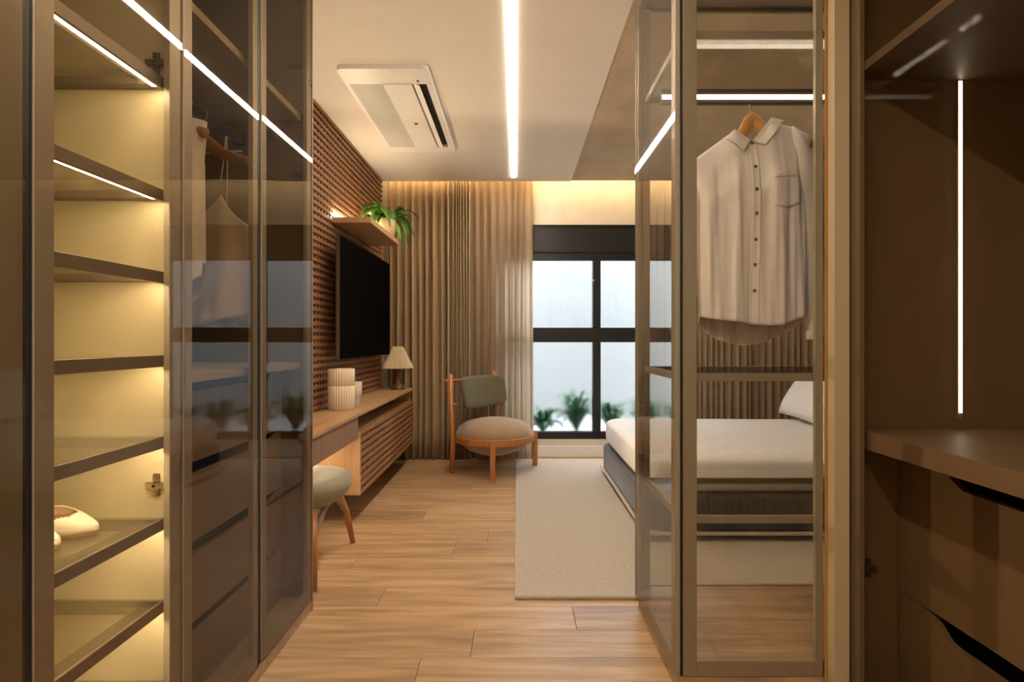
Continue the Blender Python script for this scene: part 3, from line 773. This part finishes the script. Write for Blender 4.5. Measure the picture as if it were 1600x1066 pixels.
for k in range(26):
    az = -.9+rl.uniform(-1.9, 2.1) if k < 18 else rl.uniform(0, 2*PI)
    if abs((az % (2*PI))-PI) < .9: az = rl.uniform(-1.2, 1.2)
    L_ = rl.uniform(.17, .31); 
    obj('leaf', leaf(BM(), (PX+.045*math.cos(az), PY+.045*math.sin(az), PZ+.118), az, L_*(.62 if math.sin(az) < -.5 else 1), rl.uniform(.022, .040), rl.uniform(.05, .17), rl.uniform(.2, 1.15), rl.uniform(-.05, .05), 10, rl.uniform(-.6, .6)), M['leafm'], pt, True, solid=.001)
# vases
vx, vy = -1.089, 3.38
def flute(k, n, z): return 1+.03*math.cos(k*PI*2/4)
vs_ = BM(); lathe(vs_, [(0, 0), (.074, 0), (.079, .004), (.079, .146), (.0765, .148), (.079, .150), (.079, .247), (.076, .25), (.069, .248), (.067, .02), (0, .018)], (vx, vy, ZC), 128, flute)
tag(obj('vase', vs_, M['ceramic'], None, True), 'tall ribbed cream cylinder vase on the worktop', 'vase')
tag(obj('goblet', lathe(BM(), [(0, 0), (.026, 0), (.030, .004), (.030, .045), (.034, .058), (.043, .075), (.045, .16), (.041, .16), (.038, .085), (0, .07)], (-1.04, 3.50, ZC), 32), M['ceramic2'], None, True), 'small pale stone goblet vase behind the tall ribbed vase', 'vase')
# table lamp
lx, ly = -1.03, 4.73
tl = thing('table_lamp', 'small lamp with pleated cream shade and dark wooden base at the worktop end', 'lamp', (lx, ly, ZC))
obj('base', lathe(BM(), [(0, 0), (.062, 0), (.064, .006), (.055, .03), (.030, .05), (.020, .09), (.016, .16), (.02, .19), (.01, .2), (0, .2)], (lx, ly, ZC), 32), M['walnut'], tl, True)
obj('stem', tube(BM(), [(lx, ly, ZC+.2), (lx, ly, ZC+.355)], .004, 8), M['brass'], tl, True)
def pleat(k, n, z): return 1+(.05 if k % 4 in (0,) else (-.05 if k % 4 == 2 else 0))
sd = obj('shade', lathe(BM(), [(.128, .185), (.113, .22), (.042, .372)], (lx, ly, ZC), 152, pleat), M['shade'], tl, False, solid=.0015)
obj('shade_ring', lathe(BM(), [(.006, .35), (.05, .352), (.05, .356), (.006, .356)], (lx, ly, ZC), 24), M['brass'], tl, True)
# ------------------------------------------------------------------ round stool
sx, sy = -1.065, 2.675
st = thing('stool', 'grey upholstered round stool with splayed wooden legs under the desk', 'stool', (sx, sy, 0))
obj('seat', lathe(BM(), [(0, .285), (.10, .287), (.165, .305), (.225, .345), (.252, .392), (.250, .418), (.232, .434), (.18, .440), (.0, .445)], (sx, sy, 0), 48), M['sage'], st, True)
for ax in (-1, 1):
    for ay in (-1, 1):
        tube_pts = [(sx+ax*.175, sy+ay*.285, .001), (sx+ax*.155, sy+ay*.235, .18), (sx+ax*.125, sy+ay*.17, .315)]
        obj('leg', tube(BM(), tube_pts, [.014, .018, .021], 12), M['chairwood'], st, True)
    arc = [(sx+ax*.15, sy-.225+.45*i/12, .20+.115*math.sin(PI*i/12)) for i in range(13)]
    obj('rail', tube(BM(), arc, .014, 8), M['apron'], st, True)
# ------------------------------------------------------------------ lounge chair
ch = thing('lounge_chair', 'low round lounge chair with olive backrest and orange wood frame by the curtain', 'chair', (-.187, 4.60, .0), -.635)
obj('seat_cushion', lathe(BM(), [(0, .140), (.13, .15), (.22, .185), (.285, .235), (.312, .285), (.320, .325), (.300, .372), (.24, .412), (.15, .435), (0, .448)], n=56), M['velvet'], ch, True, world=False)
autosm(obj('seat_ring', lathe(BM(), [(.316, .258), (.338, .258), (.342, .262), (.342, .310), (.338, .314), (.322, .314), (.316, .31), (.316, .258)], n=64), M['chairwood'], ch, world=False))
for ay in (-1, 1):
    obj('leg', tube(BM(), [(.215, ay*.292, .0175 if ay > 0 else .001), (.215, ay*.292, .315)], [.027, .030], 4), M['chairwood'], ch, world=False)
    obj('post', tube(BM(), [(-.212, ay*.291, .001), (-.212, ay*.291, .30), (-.235, ay*.291, .818)], [.020, .022, .020], 12), M['chairwood'], ch, True, world=False)
    obj('dowel', tube(BM(), [(-.255, ay*.345, .765), (-.195, ay*.20, .765)], .013, 10), M['chairwood'], ch, True, world=False)
    obj('dowel', tube(BM(), [(-.225, ay*.30, .57), (-.165, ay*.265, .57)], .010, 10), M['chairwood'], ch, True, world=False)
def bpost(q):
    return Vector((q.x-.155+.10*(q.y/.29)**2*.5-.16*(q.z/.13)*.12, q.y, q.z+.662))
obj('backrest', superell(BM(), .040, .285, .133, .35, .58, 56, 28, bpost), M['olive'], ch, True, world=False)
# ------------------------------------------------------------------ rug
rb = BM(); box(rb, -.008, 2.92, 2.306, 4.97, .0005, .017, .006, 3)
tag(obj('rug', rb, M['rug'], None), 'large plain beige wool rug lying under the bed', 'rug')
# ------------------------------------------------------------------ bed
bd = thing('bed', 'low bed with charcoal upholstered base and white bedding beyond the glass cabinet', 'bed', (1.7, 3.71, .0))
bX0, bX1, bY0, bY1 = .70, 2.72, 2.93, 4.50
obj('base_plate', bx(bX0-.008, bX1, bY0-.008, bY1+.008, .050, .068, .002), M['plate'], bd)
obj('plinth', bx(bX0+.22, bX1-.1, bY0+.2, bY1-.2, .0175, .052), M['black'], bd)
ub = BM(); superell(ub, .5, .5, .5, .10, .10, 200, 28, lambda q: Vector(((bX0+bX1)/2+q.x*(bX1-bX0)+(.004*math.sin(q.y*58) if abs(q.x) > .45 else 0), (bY0+bY1)/2+q.y*(bY1-bY0)+(.004*math.sin(q.x*74) if abs(q.y) > .45 else 0), .1655+q.z*.193)))
obj('upholstered_base', ub, M['bedfab'], bd, True)
def mpost(q):
    x, y, z = q.x+1.715, q.y+3.715, q.z+.366
    n = .004*math.sin(x*9+y*6)+.003*math.sin(x*23-y*31)
    if q.z > .05: z += n
    else:
        e = max(abs(q.x)/1.0, abs(q.y)/.78)
        if e > .9:
            x += .006*math.sin(y*26+x*3)*(1 if abs(q.x) > .95 else 0); y += .006*math.sin(x*24+y*4)*(1 if abs(q.y) > .72 else 0)
    return Vector((x, y, z))
mt = BM(); superell(mt, .998, .778, .106, .28, .12, 160, 36, mpost)
obj('mattress', mt, M['sheet'], bd, True)
obj('headboard', bx(bX1+.002, bX1+.08, bY0-.05, bY1+.05, .0175, 1.05, .02, 3), M['bedfab'], bd)
pw = BM()
def pillow_fn(u, v):
    a = 2*u if u <= .5 else 2-2*u; sgn = 1 if u <= .5 else -1
    p = -1+2*a; q = -1+2*v
    th = .095*((1-p**4)*(1-q**4))**.5*sgn
    return Vector((th+.006*math.sin(p*7+q*5)*(1-p*p)*(1-q*q), p*.36*(1-.07*(1-q*q)), q*.215*(1-.07*(1-p*p))))
grid(pw, pillow_fn, 64, 28, True); bmesh.ops.remove_doubles(pw, verts=pw.verts, dist=1e-5)
pw.transform(Matrix.Translation((2.235, 4.05, .682)) @ Matrix.Rotation(.55, 4, 'Y') @ Matrix.Rotation(.04, 4, 'X'))
tag(obj('pillow', pw, M['sheet'], None, True), 'white pillow leaning at the head of the bed', 'pillow')
# ------------------------------------------------------------------ curtains
def drape(name, label, x0, x1, y, mat, folds, amp, seed, nz=10, zt=CEIL+.10, solid=.003, extra=None):
    r = random.Random(seed); n = folds*20
    wv = [r.uniform(.75, 1.25) for _ in range(folds)]; tot = sum(wv); acc = [0]
    for q in wv: acc.append(acc[-1]+q/tot)
    am = [r.uniform(.7, 1.15) for _ in range(folds)]
    def fn(u, v):
        i = 0
        while i < folds-1 and u > acc[i+1]: i += 1
        t = (u-acc[i])/(acc[i+1]-acc[i])
        s = math.sin(2*PI*t); o = amp*am[i]*sgp(s, .8)
        sway = .008*math.sin(v*2.2+i*1.7)*v
        return Vector((x0+(x1-x0)*u+sway+.17*(x1-x0)*(acc[i+1]-acc[i])*math.sin(4*PI*t), y+o*(.9+.2*v)+.006*math.sin(v*4+i), zt+(.006-zt)*v))
    b = BM(); grid(b, fn, n, nz)
    if extra: extra(b)
    return tag(obj(name, b, M[mat], None, True, solid=solid), label, 'curtain')
drape('curtain', 'heavy tan curtain in wide folds beside the lattice wall', -1.195, -.615, 5.025, 'curtain', 9, .058, 1)
drape('curtain', 'tan curtain bunched in tight narrow pleats between the wide folds', -.605, -.425, 5.01, 'curtain', 7, .040, 2)
drape('sheer_curtain', 'sheer tan curtain letting daylight through beside the black window', -.42, .152, 5.04, 'sheer', 8, .048, 3, solid=0)
drape('curtain', 'taupe curtain on the bed side of the window, lighter gathered end', 1.60, 2.16, 5.02, 'curtain_r', 10, .042, 4)
drape('curtain', 'taupe curtain in the corner behind the pillow, set back and darker', 2.17, 2.95, 5.06, 'curtain_r', 12, .042, 5)
# ------------------------------------------------------------------ ceiling air conditioner
ac = thing('air_conditioner', 'white flat cassette air conditioner in the plaster ceiling', 'air conditioner', (-.70, 3.46, CEIL))
ax0, ax1, ay0, ay1, az = -.945, -.462, 2.83, 4.09, CEIL-.026
fp = BM()
gx0_, gx1_, gy0_, gy1_ = -.925, -.735, 3.00, 3.985
ox0, ox1 = -.580, -.497
def rr_(bm, x0, x1, y0, y1, b=.006): box(bm, x0, x1, y0, y1, az, CEIL-.0005, b, 2)
for ya, yb_, outer in ((ay0, gy0_, ay0), (gy1_, ay1, ay1)):
    t = bmesh.new(); box(t, ax0, ax1, ya, yb_, az, CEIL-.0005)
    ed = [e for e in t.edges if abs(e.verts[0].co.z-e.verts[1].co.z) > .01 and abs(e.verts[0].co.y-outer) < 1e-4]
    bmesh.ops.bevel(t, geom=ed, offset=.035, segments=6, profile=.5, affect='EDGES'); merge(fp, t)
box(fp, ax0, gx0_, gy0_-.006, gy1_+.006, az, CEIL-.0005); box(fp, gx1_, ox0, gy0_-.006, gy1_+.006, az, CEIL-.0005); box(fp, ox1, ax1, gy0_-.006, gy1_+.006, az, CEIL-.0005)
obj('panel', fp, M['white'], ac)
obj('recess', bx(gx0_, gx1_, gy0_, gy1_, CEIL-.006, CEIL-.0006), M['greyp'], ac)  # dark sheet puts the shade behind the slats into its colour
obj('outlet', bx(ox0, ox1, gy0_, gy1_, CEIL-.004, CEIL-.0006), M['black'], ac)  # black sheet in place of the shaded depth of the slot
s0 = None; n = 20
for k in range(n):
    x = gx0_+.0035+(gx1_-gx0_-.007)*k/(n-1)
    if s0 is None: s0 = obj('slat', bx(x-.0024, x+.0024, gy0_, gy1_, az+.001, CEIL-.008), M['white'], ac); x00 = x
    else: copyof(s0, ac, (x-x00, 0, 0))
for k in range(1, 8):
    yy = gy0_+(gy1_-gy0_)*k/8
    obj('cross_bar', bx(gx0_, gx1_, yy-.002, yy+.002, az+.006, CEIL-.0065), M['white'], ac)
fl = BM(); slab(fl, (-.553, gy0_+.004, CEIL-.026), (0, 1, 0), (1, 0, 0), 0, gy1_-gy0_-.008, -.002, .002, -.019, .019)
bmesh.ops.rotate(fl, cent=(-.553, 3.5, CEIL-.026), matrix=Matrix.Rotation(.45, 3, 'Y'), verts=fl.verts)
obj('flap', fl, M['white'], ac)
obj('sensor', lathe(BM(), [(0, 0), (.011, 0), (.013, .003), (.013, .004)], (-.655, 3.55, az-.003), 20), M['greyp'], ac, True)
obj('badge', bx(-.545, -.53, 2.955, 2.975, az-.001, az), M['greyp'], ac)
# ------------------------------------------------------------------ small desk lamp (hidden behind the wardrobe end)
dx_, dy_, dz_ = -1.135, 2.60, .80
sc_ = thing('desk_lamp', 'small unseen desk lamp with added upright shield shaping its light, on the worktop behind the wardrobe end', 'lamp', (dx_, dy_, ZC))
obj('base', lathe(BM(), [(0, 0), (.045, 0), (.045, .008), (.008, .012), (.006, .11), (0, .11)], (dx_, dy_, ZC), 24), M['blackmet'], sc_, True)
obj('shield', slab(BM(), (dx_, dy_+.046, 0), (1, .187, 0), (-.187, 1, 0), -.050, .120, dz_-.09, dz_+.105, 0, .003), M['blackmet'], sc_)  # added plate that cuts a shadow edge across the ceiling
obj('shade_disc', lathe(BM(), [(0, -.036), (.078, -.036), (.082, -.030), (.078, -.033), (0, -.033)], (dx_, dy_-.005, dz_), 28), M['blackmet'], sc_, True)  # added disc that keeps the bulb's light off the worktop
obj('bulb', lathe(BM(), [(0, -.010), (.006, -.008), (.008, 0), (.006, .008), (0, .010)], (dx_, dy_, dz_), 14), M['e_sconce'], sc_, True)
# ------------------------------------------------------------------ garden outside the window
tag(obj('garden_wall', bx(-3, 5.5, 6.9, 7.1, -.2, 2.25), M['gardenw']), 'pale rendered garden wall outside the window', 'wall')
struct('ground', bx(-3, 5.5, YB+.2, 6.9, -.3, .12), M['gravel'])
rg = random.Random(5)
for lab, gx, gy, nl, hgt in (('small dark garden plant outside, half behind the sheer curtain', -.08, 5.62, 26, .24), ('low leafy garden plant outside beside the curtain edge', .27, 5.58, 30, .26), ('tall spiky garden plant outside the middle of the left lower pane', .62, 5.62, 40, .40), ('garden plant outside just right of the black mullion', .97, 5.58, 30, .32), ('arching garden plant outside above the foot of the bed', 1.32, 5.62, 30, .34), ('garden plant outside at the window edge behind the bed curtain', 1.67, 5.58, 24, .30)):
    g = thing('garden_plant', lab, 'plant', (gx, gy, .12))
    obj('stem', tube(BM(), [(gx, gy, .1205), (gx, gy, .17)], .02, 8), M['leafg'], g)
    for k in range(int(nl*1.5)):
        a = rg.uniform(0, 2*PI)
        obj('leaf', leaf(BM(), (gx, gy, .14), a, rg.uniform(.12, .27), rg.uniform(.014, .030), hgt*rg.uniform(.5, 1.15), rg.uniform(.05, .5), rg.uniform(-.05, .05), 8), M['leafg'], g, True, solid=.001)
